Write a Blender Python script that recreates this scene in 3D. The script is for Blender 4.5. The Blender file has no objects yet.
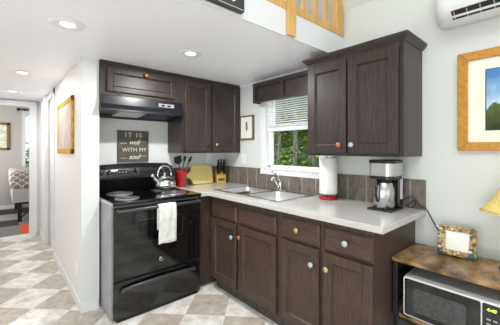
import bpy, bmesh, math, random
from mathutils import Vector, Matrix
random.seed(7)
PI = math.pi
sc = bpy.context.scene
COL = sc.collection

# ------------------------------------------------------------------ camera, world, lights, exposure
cam_d = bpy.data.cameras.new('camera')
cam = bpy.data.objects.new('camera', cam_d); COL.objects.link(cam)
cam.location = (-2.113, -2.905, 1.313)
cam.rotation_euler = (PI/2, 0, -math.radians(41.323))
cam_d.sensor_width = 36; cam_d.lens = 36*283.1/500
cam_d.shift_y = -(162.5-149.62)/500
cam_d.clip_start = .02
sc.camera = cam

sc.view_settings.view_transform = 'Standard'
sc.view_settings.look = 'None'
sc.view_settings.gamma = 1
sc.view_settings.use_curve_mapping = False
sc.view_settings.exposure = 0.29

wd = bpy.data.worlds.new('sky'); sc.world = wd; wd.use_nodes = True
wn = wd.node_tree.nodes; wl = wd.node_tree.links
bgn = wn['Background']; bgn.inputs[0].default_value = (.84, .93, 1, 1); bgn.inputs[1].default_value = 1.1

def sun():
    d = bpy.data.lights.new('sun', 'SUN'); d.energy = 3.5; d.angle = .05; d.color = (1, .95, .86)
    o = bpy.data.objects.new('sun', d); COL.objects.link(o)
    o.rotation_euler = (math.radians(38), 0, math.radians(-150))
sun()
def area(name, loc, rot, sx, sy, e, col=(1, 1, 1)):
    d = bpy.data.lights.new(name, 'AREA'); d.shape = 'RECTANGLE'; d.size = sx; d.size_y = sy; d.energy = e; d.color = col
    o = bpy.data.objects.new(name, d); COL.objects.link(o); o.location = loc; o.rotation_euler = rot
    return o
# fill lamps added for unseen windows behind and left of the camera
area('fill_rear', (-1.9, -6.1, 1.15), (math.radians(106), 0, 0), 3.4, 2.0, 20, (.975, .985, 1))  # added panel inside the rear wall, which has no opening
area('fill_side', (-4.1, -3.0, 1.05), (math.radians(116), 0, math.radians(-80)), 2.8, 1.9, 62, (.965, .98, 1))  # added panel tilted up to brighten the ceiling; left wall has no opening
area('fill_outside_kitchen', (1.0, -1.1, 2.95), (0, math.radians(38), 0), .9, 1.8, 70, (.97, 1, .98))  # added lamp kept out of view, brightens the kitchen corner
area('fill_bedroom', (-2.9, 4.2, 1.4), (math.radians(90), 0, math.radians(-90)), 1.4, 1.2, 25, (1, .985, .96))  # added lamp standing inside the bedroom, away from its window
area('fill_loft', (-2.6, -.3, 2.75), (math.radians(-80), 0, 0), 1.2, .6, 18, (.98, .99, 1))  # added to brighten the dark loft; no window is built there
area('fill_main_room', (-2.1, -3.5, 3.15), (0, 0, 0), 1.6, 2.4, 50, (.975, .985, 1))  # added overhead fill for the floor; the roof has no opening

# ------------------------------------------------------------------ materials
def lin(c):
    return tuple(((x/255)/12.92 if x/255 <= .04045 else ((x/255+.055)/1.055)**2.4) for x in c) + (1,)
def mat(name, rgb, rough=.5, metal=0, var=0, scale=30, stretch=(1, 1, 1), rgb2=None, bump=0, bscale=200, coat=0, trans=0, emit=0, spec=None, detail=3):
    m = bpy.data.materials.new(name); m.use_nodes = True
    n = m.node_tree.nodes; l = m.node_tree.links; b = n['Principled BSDF']
    b.inputs['Base Color'].default_value = lin(rgb); b.inputs['Roughness'].default_value = rough; b.inputs['Metallic'].default_value = metal
    if coat: b.inputs['Coat Weight'].default_value = coat; b.inputs['Coat Roughness'].default_value = .05
    if trans: b.inputs['Transmission Weight'].default_value = trans
    if spec is not None: b.inputs['Specular IOR Level'].default_value = spec
    if emit: b.inputs['Emission Color'].default_value = lin(rgb); b.inputs['Emission Strength'].default_value = emit
    tc = n.new('ShaderNodeTexCoord'); mp = n.new('ShaderNodeMapping'); mp.inputs['Scale'].default_value = stretch
    l.new(tc.outputs['Object'], mp.inputs['Vector'])
    if var or rgb2:
        no = n.new('ShaderNodeTexNoise'); no.inputs['Scale'].default_value = scale; no.inputs['Detail'].default_value = detail
        l.new(mp.outputs[0], no.inputs['Vector'])
        cr = n.new('ShaderNodeValToRGB'); cr.color_ramp.elements[0].position = .35; cr.color_ramp.elements[1].position = .65
        c2 = rgb2 or tuple(min(255, x*(1+var)) for x in rgb)
        c1 = rgb if rgb2 else tuple(x*(1-var) for x in rgb)
        cr.color_ramp.elements[0].color = lin(c1); cr.color_ramp.elements[1].color = lin(c2)
        l.new(no.outputs[0], cr.inputs[0]); l.new(cr.outputs[0], b.inputs['Base Color'])
    if bump:
        n2 = n.new('ShaderNodeTexNoise'); n2.inputs['Scale'].default_value = bscale; n2.inputs['Detail'].default_value = 2
        l.new(mp.outputs[0], n2.inputs['Vector'])
        bp = n.new('ShaderNodeBump'); bp.inputs['Strength'].default_value = bump; bp.inputs['Distance'].default_value = .002
        l.new(n2.outputs[0], bp.inputs['Height']); l.new(bp.outputs[0], b.inputs['Normal'])
    return m
M = {}
M['wall'] = mat('wall_paint', (216, 220, 217), .6, bump=.25, bscale=90)
M['hall'] = mat('hall_paint', (233, 230, 229), .55, bump=.25, bscale=90)
M['ceil'] = mat('ceiling_paint', (248, 248, 252), .4, bump=.8, bscale=90)
M['white'] = mat('white_trim', (228, 230, 231), .35)
M['bedwall'] = mat('bedroom_paint', (190, 186, 181), .7)
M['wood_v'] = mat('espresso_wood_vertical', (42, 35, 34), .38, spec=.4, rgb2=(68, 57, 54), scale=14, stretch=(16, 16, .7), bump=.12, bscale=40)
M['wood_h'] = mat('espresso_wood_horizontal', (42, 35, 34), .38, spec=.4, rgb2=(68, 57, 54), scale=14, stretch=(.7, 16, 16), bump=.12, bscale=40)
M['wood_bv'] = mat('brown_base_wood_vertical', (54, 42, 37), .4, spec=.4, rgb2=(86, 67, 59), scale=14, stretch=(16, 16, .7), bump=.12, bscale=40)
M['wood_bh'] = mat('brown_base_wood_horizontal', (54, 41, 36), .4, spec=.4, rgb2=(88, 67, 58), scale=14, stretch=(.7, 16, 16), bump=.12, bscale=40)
M['wood_in'] = mat('cabinet_shadow_gap', (38, 30, 28), .7)
M['kick'] = mat('toe_kick', (70, 66, 62), .7, var=.2)
M['counter'] = mat('counter_laminate', (176, 174, 171), .16, rgb2=(214, 212, 209), scale=260, detail=4, coat=.2)
M['black'] = mat('black_enamel', (11, 11, 12), .09, coat=.5)
M['blackglass'] = mat('black_oven_glass', (7, 7, 8), .05, coat=.3)
M['blackline'] = mat('oven_window_line', (60, 60, 62), .3)
M['backg'] = mat('backguard_glare_enamel', (34, 34, 36), .22, coat=.3)  # black enamel with its grey glare put into the colour
M['sheen'] = mat('black_sheen_plastic', (58, 58, 60), .3)
M['side'] = mat('range_side_reflected_grey', (150, 150, 153), .3, var=.06, scale=6)  # grey stands for the pale wall reflected in the glossy black side
M['matblack'] = mat('matte_black', (20, 20, 21), .5)
M['blacksemi'] = mat('black_plastic', (22, 22, 23), .25)
M['hood'] = mat('hood_navy_black', (20, 22, 30), .28)
M['bowl'] = mat('sink_bowl_steel', (222, 222, 223), .38, 1)
M['smoothsteel'] = mat('smooth_steel', (196, 196, 198), .27, 1)
M['steel'] = mat('brushed_steel', (205, 205, 206), .22, 1, var=.06, scale=40, stretch=(1, 1, 6))
M['chrome'] = mat('chrome', (225, 226, 228), .1, 1)
M['drip'] = mat('drip_pan', (215, 215, 216), .35, 1)
M['coil'] = mat('burner_coil', (96, 96, 98), .45, .3)
M['red'] = mat('red_glaze', (168, 18, 20), .15, coat=.4)
M['towel'] = mat('white_cotton', (226, 226, 222), .9, var=.04, scale=25, bump=.6, bscale=260)
M['paper'] = mat('paper_towel', (240, 240, 238), .9, bump=.4, bscale=120)
M['board'] = mat('bamboo_board', (224, 200, 112), .4, rgb2=(238, 218, 142), scale=14, stretch=(1, 1, 12))
M['block'] = mat('knife_block_wood', (196, 156, 60), .4, rgb2=(222, 186, 84), scale=12, stretch=(1, 1, 8))
M['utwood'] = mat('spoon_wood', (196, 158, 88), .5)
M['copper'] = mat('copper_knob', (186, 118, 62), .3, .5)
M['blueknob'] = mat('pale_blue_knob', (172, 186, 192), .15, .2, coat=.5)
M['goldknob'] = mat('gold_knob', (186, 174, 108), .22, .6)
M['sign'] = mat('sign_board', (84, 79, 70), .7, var=.08, scale=20)
M['signink'] = mat('sign_lettering', (226, 222, 210), .7)
M['chalk'] = mat('chalkboard', (52, 53, 56), .6, var=.08, scale=8)
M['cream'] = mat('cream_paint', (222, 216, 198), .6)
M['pine'] = mat('knotty_pine', (206, 158, 84), .4, rgb2=(222, 178, 104), scale=7, stretch=(6, 6, 1.2))
M['oakframe'] = mat('oak_frame', (180, 122, 38), .35, rgb2=(202, 146, 56), scale=12, stretch=(3, 3, 3))
M['goldframe'] = mat('gold_frame', (204, 156, 62), .75, 0, spec=.15, var=.12, scale=30)
M['bronze'] = mat('bronze_frame', (120, 104, 78), .4, .3, var=.15, scale=40)
M['paperwhite'] = mat('paper_white', (238, 238, 232), .8)
M['mat'] = mat('mat_board', (238, 234, 220), .8)
M['ink'] = mat('ink_line', (86, 96, 100), .8)
M['plate'] = mat('wall_plate', (240, 240, 238), .3)
M['dark'] = mat('dark_slot', (34, 34, 36), .6)
M['tabletop'] = mat('rustic_wood', (86, 60, 34), .25, rgb2=(172, 138, 88), scale=7, stretch=(2.2, 1, 3), detail=6)
M['whiteplastic'] = mat('white_plastic', (226, 228, 229), .3)
M['mwtop'] = mat('microwave_case', (228, 230, 230), .3, .1)
M['mwglass'] = mat('microwave_glass', (17, 17, 18), .1, coat=.3)
M['mwscreen'] = mat('microwave_mesh', (66, 68, 68), .22, var=.1, scale=60)
M['green'] = mat('green_digits', (170, 220, 60), .5, emit=2.5)
M['button'] = mat('button_grey', (150, 150, 150), .5)
M['shade'] = mat('lampshade_linen', (224, 204, 126), .8, var=.05, scale=60, bump=.4, bscale=220)
M['lampbase'] = mat('lamp_bronze', (40, 34, 32), .35, .4)
M['lens'] = mat('lamp_lens', (255, 250, 242), .5, emit=2.5)
M['canring'] = mat('recessed_ring', (240, 240, 240), .4)
M['bark'] = mat('tree_bark', (104, 98, 90), .9, rgb2=(164, 158, 148), scale=8, stretch=(3, 3, 1))
M['leaf'] = mat('leaf_green', (70, 100, 30), .6, rgb2=(150, 178, 66), scale=3.2)
M['leafd'] = mat('leaf_dark_green', (44, 70, 30), .6, rgb2=(96, 130, 54), scale=2.5)
M['grass'] = mat('grass', (86, 110, 50), .9, var=.3, scale=3)
M['frost'] = mat('hood_lens', (200, 202, 206), .3)
M['spread'] = None

def checker_floor():
    m = bpy.data.materials.new('vinyl_diamond_tiles'); m.use_nodes = True
    n = m.node_tree.nodes; l = m.node_tree.links; b = n['Principled BSDF']
    tc = n.new('ShaderNodeTexCoord'); sp = n.new('ShaderNodeSeparateXYZ'); l.new(tc.outputs['Object'], sp.inputs[0])
    def mth(op, a, bb=None, c=None):
        x = n.new('ShaderNodeMath'); x.operation = op
        for i, v in enumerate((a, bb, c)):
            if v is None: continue
            if isinstance(v, (int, float)): x.inputs[i].default_value = v
            else: l.new(v, x.inputs[i])
        return x.outputs[0]
    X, Y = sp.outputs[0], sp.outputs[1]
    p = mth('ADD', mth('DIVIDE', mth('ADD', X, Y), .452), .161)
    q = mth('ADD', mth('DIVIDE', mth('SUBTRACT', X, Y), .452), .316)
    par = mth('MODULO', mth('ADD', mth('ADD', mth('FLOOR', p), mth('FLOOR', q)), 200), 2)
    fp = mth('ABSOLUTE', mth('SUBTRACT', mth('FRACT', p), .5)); fq = mth('ABSOLUTE', mth('SUBTRACT', mth('FRACT', q), .5))
    gr = mth('GREATER_THAN', mth('MAXIMUM', fp, fq), .49)
    def ramp(c1, c2, scale, a=.35, bb=.68):
        no = n.new('ShaderNodeTexNoise'); no.inputs['Scale'].default_value = scale; no.inputs['Detail'].default_value = 7; no.inputs['Roughness'].default_value = .65
        no.inputs['Distortion'].default_value = .6
        l.new(tc.outputs['Object'], no.inputs['Vector'])
        cr = n.new('ShaderNodeValToRGB'); cr.color_ramp.elements[0].position = a; cr.color_ramp.elements[1].position = bb
        cr.color_ramp.elements[0].color = lin(c1); cr.color_ramp.elements[1].color = lin(c2); l.new(no.outputs[0], cr.inputs[0]); return cr.outputs[0]
    dk = ramp((166, 156, 143), (206, 198, 187), 13); lt = ramp((196, 188, 178), (240, 238, 234), 11, .3, .6)
    mx = n.new('ShaderNodeMix'); mx.data_type = 'RGBA'; l.new(par, mx.inputs[0]); l.new(dk, mx.inputs[6]); l.new(lt, mx.inputs[7])
    m2 = n.new('ShaderNodeMix'); m2.data_type = 'RGBA'; l.new(gr, m2.inputs[0]); l.new(mx.outputs[2], m2.inputs[6]); m2.inputs[7].default_value = lin((222, 216, 206))
    l.new(m2.outputs[2], b.inputs['Base Color']); b.inputs['Roughness'].default_value = .35
    return m
M['floor'] = checker_floor()
def brick_mat(name, cols, w, h, mortar, rough, vertical_axis='xz', offx=0, offz=0):
    m = bpy.data.materials.new(name); m.use_nodes = True
    n = m.node_tree.nodes; l = m.node_tree.links; b = n['Principled BSDF']
    tc = n.new('ShaderNodeTexCoord'); sp = n.new('ShaderNodeSeparateXYZ'); l.new(tc.outputs['Object'], sp.inputs[0])
    cb = n.new('ShaderNodeCombineXYZ')
    ax = {'x': 0, 'y': 1}[vertical_axis[0]]
    ad = n.new('ShaderNodeMath'); ad.operation = 'ADD'; ad.inputs[1].default_value = offx; l.new(sp.outputs[ax], ad.inputs[0])
    az = n.new('ShaderNodeMath'); az.operation = 'ADD'; az.inputs[1].default_value = offz; l.new(sp.outputs[2], az.inputs[0])
    l.new(ad.outputs[0], cb.inputs[0]); l.new(az.outputs[0], cb.inputs[1])
    br = n.new('ShaderNodeTexBrick'); br.offset = 0; br.inputs['Scale'].default_value = 1
    br.inputs['Brick Width'].default_value = w; br.inputs['Row Height'].default_value = h; br.inputs['Mortar Size'].default_value = .004
    br.inputs['Color1'].default_value = lin(cols[0]); br.inputs['Color2'].default_value = lin(cols[1]); br.inputs['Mortar'].default_value = lin(mortar)
    l.new(cb.outputs[0], br.inputs['Vector'])
    no = n.new('ShaderNodeTexNoise'); no.inputs['Scale'].default_value = 22; no.inputs['Detail'].default_value = 6
    mp = n.new('ShaderNodeMapping'); mp.inputs['Scale'].default_value = (1.5, 1.5, .8); l.new(tc.outputs['Object'], mp.inputs[0]); l.new(mp.outputs[0], no.inputs['Vector'])
    cr = n.new('ShaderNodeValToRGB'); cr.color_ramp.elements[0].color = (.62, .62, .62, 1); cr.color_ramp.elements[1].color = (1.3, 1.3, 1.3, 1)
    cr.color_ramp.elements[0].position = .3; cr.color_ramp.elements[1].position = .7
    l.new(no.outputs[0], cr.inputs[0])
    mx = n.new('ShaderNodeMix'); mx.data_type = 'RGBA'; mx.blend_type = 'MULTIPLY'; mx.inputs[0].default_value = 1
    l.new(br.outputs[0], mx.inputs[6]); l.new(cr.outputs[0], mx.inputs[7]); l.new(mx.outputs[2], b.inputs['Base Color'])
    b.inputs['Roughness'].default_value = rough
    return m
M['bs_r'] = brick_mat('backsplash_tile_side', ((110, 102, 94), (122, 114, 105)), .155, .26, (166, 159, 151), .35, 'yz', offx=10.08+.0, offz=-.905)
M['bs_b'] = brick_mat('backsplash_tile_back', ((110, 102, 94), (122, 114, 105)), .155, .26, (166, 159, 151), .35, 'xz', offx=10.0, offz=-.905)
def spread_mat():
    m = bpy.data.materials.new('patterned_bedspread'); m.use_nodes = True
    n = m.node_tree.nodes; l = m.node_tree.links; b = n['Principled BSDF']
    tc = n.new('ShaderNodeTexCoord'); sp = n.new('ShaderNodeSeparateXYZ'); l.new(tc.outputs['Object'], sp.inputs[0])
    def mth(op, a, bb=None):
        x = n.new('ShaderNodeMath'); x.operation = op
        for i, v in enumerate((a, bb)):
            if v is None: continue
            if isinstance(v, (int, float)): x.inputs[i].default_value = v
            else: l.new(v, x.inputs[i])
        return x.outputs[0]
    u = mth('ADD', sp.outputs[0], 0); w = mth('ADD', sp.outputs[2], mth('MULTIPLY', sp.outputs[1], 1.0))
    a = mth('COSINE', mth('MULTIPLY', u, 2*PI/.14)); c = mth('COSINE', mth('MULTIPLY', w, 2*PI/.105))
    v = mth('ABSOLUTE', mth('ADD', mth('ADD', a, c), mth('MULTIPLY', mth('MULTIPLY', a, c), .35)))
    g = mth('LESS_THAN', v, .42)
    mx = n.new('ShaderNodeMix'); mx.data_type = 'RGBA'; l.new(g, mx.inputs[0]); mx.inputs[6].default_value = lin((150, 143, 135)); mx.inputs[7].default_value = lin((228, 224, 218))
    l.new(mx.outputs[2], b.inputs['Base Color']); b.inputs['Roughness'].default_value = .9
    return m
M['spread'] = spread_mat()
def landscape_mat(z0, z1):
    # the printed photograph inside the large frame: blue sky over dark green foliage
    m = bpy.data.materials.new('landscape_print'); m.use_nodes = True
    n = m.node_tree.nodes; l = m.node_tree.links; b = n['Principled BSDF']
    tc = n.new('ShaderNodeTexCoord'); sp = n.new('ShaderNodeSeparateXYZ'); l.new(tc.outputs['Object'], sp.inputs[0])
    no = n.new('ShaderNodeTexNoise'); no.inputs['Scale'].default_value = 14; no.inputs['Detail'].default_value = 6; l.new(tc.outputs['Object'], no.inputs['Vector'])
    s = n.new('ShaderNodeMath'); s.operation = 'MULTIPLY_ADD'; s.inputs[1].default_value = .22; l.new(no.outputs[0], s.inputs[0]); l.new(sp.outputs[2], s.inputs[2])
    mr = n.new('ShaderNodeMapRange'); mr.inputs['From Min'].default_value = z0+.08; mr.inputs['From Max'].default_value = z1+.08; l.new(s.outputs[0], mr.inputs[0])
    cr = n.new('ShaderNodeValToRGB'); e = cr.color_ramp.elements
    e[0].position = 0; e[0].color = lin((30, 40, 22)); e[1].position = .46; e[1].color = lin((84, 100, 48))
    for p, c in ((.5, (190, 214, 232)), (.75, (130, 172, 212)), (1, (76, 132, 190))):
        x = e.new(p); x.color = lin(c)
    l.new(mr.outputs[0], cr.inputs[0]); l.new(cr.outputs[0], b.inputs['Base Color']); b.inputs['Roughness'].default_value = .15
    return m
def glass_mat():
    m = bpy.data.materials.new('window_glass'); m.use_nodes = True
    n = m.node_tree.nodes; l = m.node_tree.links
    for x in list(n):
        if x.type != 'OUTPUT_MATERIAL': n.remove(x)
    t = n.new('ShaderNodeBsdfTransparent'); g = n.new('ShaderNodeBsdfGlossy'); g.inputs['Roughness'].default_value = .02
    mx = n.new('ShaderNodeMixShader'); mx.inputs[0].default_value = .05
    l.new(t.outputs[0], mx.inputs[1]); l.new(g.outputs[0], mx.inputs[2]); l.new(mx.outputs[0], n['Material Output'].inputs[0])
    return m
M['glass'] = glass_mat()

# ------------------------------------------------------------------ mesh helpers
class MB:
    def __init__(s): s.bm = bmesh.new(); s.mi = 0; s.sm = False
    def _f(s, vs, sm=None):
        try: f = s.bm.faces.new(vs)
        except ValueError: return None
        f.material_index = s.mi; f.smooth = s.sm if sm is None else sm
        return f
    def box(s, x0, x1, y0, y1, z0, z1, mtx=None):
        c = [(x, y, z) for z in (z0, z1) for y in (y0, y1) for x in (x0, x1)]
        v = [s.bm.verts.new(mtx @ Vector(p) if mtx else p) for p in c]
        for q in ((0, 2, 3, 1), (4, 5, 7, 6), (0, 1, 5, 4), (2, 6, 7, 3), (0, 4, 6, 2), (1, 3, 7, 5)): s._f([v[i] for i in q], False)
        return s
    def prism(s, pts, axis, a, b, smooth=False):
        def P(p, t):
            if axis == 'x': return (t, p[0], p[1])
            if axis == 'y': return (p[0], t, p[1])
            return (p[0], p[1], t)
        A = [s.bm.verts.new(P(p, a)) for p in pts]; B = [s.bm.verts.new(P(p, b)) for p in pts]; n = len(pts)
        s._f(A[::-1], False); s._f(B, False)
        for i in range(n): s._f([A[i], A[(i+1) % n], B[(i+1) % n], B[i]], smooth)
        return s
    def lathe(s, prof, c=(0, 0, 0), axis='z', seg=24, smooth=True, mtx=None):
        rings = []
        for r, h in prof:
            ring = []
            for k in range(seg):
                a = 2*PI*k/seg; x, y = r*math.cos(a), r*math.sin(a)
                p = {'z': (x, y, h), 'y': (x, -h, y), 'x': (-h, x, y)}[axis]
                v = Vector(p)
                if mtx: v = mtx @ v
                ring.append(s.bm.verts.new(v+Vector(c)))
            rings.append(ring)
        for i in range(len(rings)-1):
            for k in range(seg): s._f([rings[i][k], rings[i][(k+1) % seg], rings[i+1][(k+1) % seg], rings[i+1][k]], smooth)
        s._f(rings[0][::-1], False); s._f(rings[-1], False)
        return s
    def tube(s, pts, r, seg=10, rs=None, closed=False):
        P = [Vector(p) for p in pts]; n = len(P); rings = []; up = None
        for i in range(n):
            if closed: d = P[(i+1) % n]-P[i-1]
            else: d = P[min(i+1, n-1)]-P[max(i-1, 0)]
            d.normalize()
            if up is None: up = Vector((0, 0, 1)) if abs(d.z) < .9 else Vector((1, 0, 0))
            a = d.cross(up).normalized(); b = a.cross(d).normalized(); up = b
            rr = rs[i] if rs else r
            rings.append([s.bm.verts.new(P[i]+(a*math.cos(2*PI*k/seg)+b*math.sin(2*PI*k/seg))*rr) for k in range(seg)])
        for i in range(n if closed else n-1):
            R, Q = rings[i], rings[(i+1) % n]
            for k in range(seg): s._f([R[k], R[(k+1) % seg], Q[(k+1) % seg], Q[k]], True)
        if not closed: s._f(rings[0][::-1], False); s._f(rings[-1], False)
        return s
    def ball(s, c, r, sub=1, sc_=(1, 1, 1)):
        res = bmesh.ops.create_icosphere(s.bm, subdivisions=sub, radius=r)
        fs = set()
        for v in res['verts']:
            v.co = Vector((v.co.x*sc_[0], v.co.y*sc_[1], v.co.z*sc_[2]))+Vector(c)
            for f in v.link_faces: fs.add(f)
        for f in fs: f.material_index = s.mi; f.smooth = True
        return s
    def text(s, body, size, mtx, shear=0, extrude=.0008, spacing=1):
        cu = bpy.data.curves.new('t', 'FONT'); cu.body = body; cu.size = size; cu.shear = shear; cu.extrude = extrude; cu.space_character = spacing
        cu.align_x = 'CENTER'; cu.align_y = 'CENTER'; cu.resolution_u = 3
        o = bpy.data.objects.new('t', cu); COL.objects.link(o); bpy.context.view_layer.update()
        me = bpy.data.meshes.new_from_object(o.evaluated_get(bpy.context.evaluated_depsgraph_get()))
        me.transform(mtx); k = len(s.bm.faces); s.bm.from_mesh(me); s.bm.faces.ensure_lookup_table()
        for f in s.bm.faces[k:]: f.material_index = s.mi
        bpy.data.objects.remove(o); bpy.data.meshes.remove(me); bpy.data.curves.remove(cu)
        return s
    def build(s, name, mats, parent=None, bevel=0, seg=2, loc=None, rz=0, fixn=True):
        if fixn: bmesh.ops.recalc_face_normals(s.bm, faces=s.bm.faces)
        me = bpy.data.meshes.new(name); s.bm.to_mesh(me); s.bm.free()
        for m in (mats if isinstance(mats, (list, tuple)) else [mats]): me.materials.append(M[m] if isinstance(m, str) else m)
        o = bpy.data.objects.new(name, me); COL.objects.link(o)
        if parent: o.parent = parent
        if loc: o.location = loc
        o.rotation_euler.z = rz
        if bevel:
            b = o.modifiers.new('bevel', 'BEVEL'); b.width = bevel; b.segments = seg; b.limit_method = 'ANGLE'; b.angle_limit = math.radians(40)
        return o
XZ = Matrix.Rotation(PI/2, 4, 'X')          # text plane -> facing -y
def thing(name, label, cat, loc=(0, 0, 0), rz=0, group=None):
    o = bpy.data.objects.new(name, None); COL.objects.link(o); o.location = loc; o.rotation_euler.z = rz; o.empty_display_size = .05
    o['label'] = label; o['category'] = cat
    if group: o['group'] = group
    return o
def tag(o, label, cat, group=None, kind=None):
    o['label'] = label; o['category'] = cat
    if group: o['group'] = group
    if kind: o['kind'] = kind
    return o
def struct(o): o['kind'] = 'structure'; return o
def copy_tree(o, parent=None):
    c = o.copy(); COL.objects.link(c)
    if parent: c.parent = parent
    for ch in list(o.children): copy_tree(ch, c)
    return c
RW = -PI/2                                    # rotation for things set against the right wall: local -y faces the room

# ------------------------------------------------------------------ structure
CZ = 2.06; LF = -1.655; RX = 2.445; RIDGE = (-2.1, 3.35)
struct(MB().box(-4.3, .15, -6.3, 2.66, -.05, 0).build('floor', 'floor'))
# right wall with the kitchen window opening (y -.775..-1.43 inside casing)
WY0, WY1, WZ0, WZ1 = -.74, -1.46, 1.10, 1.93
b = MB()
b.box(0, .12, WY0, 3.0, 0, 3.4); b.box(0, .12, -6.3, WY1, 0, RX); b.box(0, .12, WY1, WY0, 0, WZ0); b.box(0, .12, WY1, WY0, WZ1, 3.4)
struct(b.build('wall_right', 'wall'))
struct(MB().box(-1.505, .12, 0, .12, 0, CZ+.001).build('wall_back', 'wall'))
# partition between kitchen and hall, its end faces the room; doorway into the bathroom further down the hall
b = MB(); b.box(-1.626, -1.505, -.305, 1.27, 0, CZ+.001)
struct(b.build('wall_partition', 'hall'))
struct(MB().box(-1.63, -1.50, -.3085, -.304, 0, CZ).build('wall_partition_end', 'wall'))
b = MB(); b.box(-1.66, -1.50, 1.93, 2.6, 0, CZ+.001); b.box(-1.626, -1.5, 1.27, 1.93, 2.0, CZ+.001)
struct(b.build('wall_hall_right', 'hall'))
struct(MB().box(-1.60, -1.56, 1.27, 1.93, 0, 2.0).build('door_1', 'white'))
b = MB(); b.box(-1.636, -1.62, 1.20, 1.275, 0, 2.059); b.box(-1.670, -1.62, 1.912, 1.93, 0, 2.059); b.box(-1.636, -1.62, 1.20, 1.93, 1.99, 2.059)
struct(b.build('trim_1', 'white', bevel=.003))
# wall at the hall end with the bedroom opening
b = MB(); b.box(-1.77, -1.3, 2.6, 2.7, 0, CZ+.001); b.box(-2.8, -1.77, 2.6, 2.7, 1.99, 2.5); b.box(-2.8, -2.62, 2.6, 2.7, 0, 2.5)
struct(b.build('wall_hall_end', 'hall'))
b = MB(); b.box(-1.768, -1.69, 2.57, 2.6, 0, 2.045); b.box(-2.7, -1.69, 2.565, 2.6, 1.972, 2.045); b.box(-1.785, -1.768, 2.57, 2.71, 0, 1.972); b.box(-2.62, -1.768, 2.57, 2.71, 1.965, 1.985)
struct(b.build('trim_2', 'white', bevel=.003))
struct(MB().box(-2.75, -2.65, -.3, 2.6, 0, CZ+.001).build('wall_hall_left', 'hall'))
struct(MB().box(-4.3, -2.75, -.3, -.2, 0, CZ+.001).build('wall_back_left', 'hall'))
struct(MB().box(-4.3, .0, LF, 2.6, CZ, CZ+.16).build('ceiling', 'ceil'))
struct(MB().box(-4.3, 0, LF-.012, LF-.0005, CZ-.002, 2.232).build('trim_3', 'white'))
struct(MB().box(-4.3, -4.2, -6.3, -.2, 0, 2.6).build('wall_left', 'wall'))
struct(MB().box(-4.3, .12, -6.4, -6.3, 0, 3.75).build('wall_rear', 'wall'))
# roof: rises from the right wall to the ridge and down again
b = MB(); b.prism([(0.12, RX-.05), (0.0, RX), (-.45, 3.2), (-2.1, 3.7), (-3.75, 3.2), (-4.2, RX), (-4.32, RX-.05), (-4.32, RX+.15), (-3.85, 3.3), (-2.1, 3.82), (-.4, 3.3), (.12, RX+.15)], 'y', -6.4, .3)
struct(b.build('ceiling_upper', 'wall'))
struct(MB().box(-4.3, .12, .0, .12, CZ+.16, 3.75).build('wall_loft_back', 'wall'))
# small white cove between ceiling and right wall / above valance
struct(MB().box(-.022, 0, LF, -.34, CZ-.03, CZ).build('trim_4', 'white', bevel=.006))
# baseboards
def bb(name, x0, x1, y0, y1): struct(MB().box(x0, x1, y0, y1, 0, .082).build(name, 'white', bevel=.004))
bb('baseboard_partition', -1.638, -1.626, -.32, 1.2)
bb('baseboard_partition_end', -1.638, -1.505, -.322, -.3085)
bb('baseboard_hall_right', -1.673, -1.66, 1.93, 2.57)
bb('baseboard_right', -.013, 0, -6.3, -2.3)
# backsplash
struct(MB().box(-.727, -.001, -.012, 0, .9, 1.112).build('trim_5', 'bs_b', bevel=.002))
struct(MB().box(-.012, 0, -2.268, -.012, .9, 1.112).build('trim_6', 'bs_r', bevel=.002))

# bedroom beyond the hall
b = MB(); b.box(-2.8, -1.72, 5.35, 5.45, 0, 2.5); b.box(-1.72, -1.0, 5.35, 5.45, 0, .82); b.box(-1.72, -1.0, 5.35, 5.45, 2.15, 2.5); b.box(-1.0, .5, 5.35, 5.45, 0, 2.5)
struct(b.build('wall_bedroom_back', 'bedwall'))
struct(MB().box(-4.0, -2.8, 5.35, 5.45, 0, 2.5).build('wall_bedroom_back_left', 'bedwall'))
struct(MB().box(-4.0, -3.9, 2.7, 5.35, 0, 2.5).build('wall_bedroom_left', 'bedwall'))
struct(MB().box(.4, .5, 2.7, 5.35, 0, 2.5).build('wall_bedroom_right', 'bedwall'))
struct(MB().box(-4.0, .5, 2.6, 5.45, 2.5, 2.6).build('ceiling_bedroom', 'ceil'))
bb('baseboard_bedroom', -4.0, .4, 5.337, 5.35)
# carpet tiles, one mesh
mcar = [mat('carpet_grey', (128, 124, 118), .95, var=.18, scale=40, stretch=(1, 4, 1)), mat('carpet_charcoal', (58, 58, 62), .95, var=.1, scale=40), mat('carpet_orange', (214, 88, 34), .95, var=.08, scale=40), mat('carpet_stone', (150, 146, 138), .95, var=.18, scale=40, stretch=(1, 4, 1))]
b = MB(); ys = [2.66, 3.43, 3.97, 4.6, 5.2, 5.45]; xs = [-4.0, -3.1, -2.48, -1.872, -1.26, -.6, .5]
pat = [[3, 1, 0, 2, 0, 1], [0, 3, 1, 0, 3, 0], [1, 0, 3, 0, 1, 0], [0, 1, 1, 1, 0, 3], [1, 0, 3, 3, 0, 1]]
for j in range(5):
    for i in range(6): b.mi = pat[j][i]; b.box(xs[i], xs[i+1]-.001, ys[j], ys[j+1]-.001, -.045, .006)
struct(b.build('floor_bedroom', mcar))
struct(MB().box(-2.62, -1.77, 2.58, 2.68, -.01, .012).build('trim_7', 'white', bevel=.004))
# bedroom window
w2 = MB(); w2.box(-1.755, -1.695, 5.325, 5.36, .78, 2.19); w2.box(-1.0, -.94, 5.325, 5.36, .78, 2.19); w2.box(-1.7, -.99, 5.325, 5.36, .78, .84); w2.box(-1.7, -.99, 5.325, 5.36, 2.13, 2.19); w2.box(-1.7, -.99, 5.36, 5.38, 1.44, 1.48)
w2 = struct(w2.build('window_2', 'white'))
MB().box(-1.7, -.99, 5.385, 5.39, .8, 2.16).build('pane', 'glass', w2)

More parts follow.
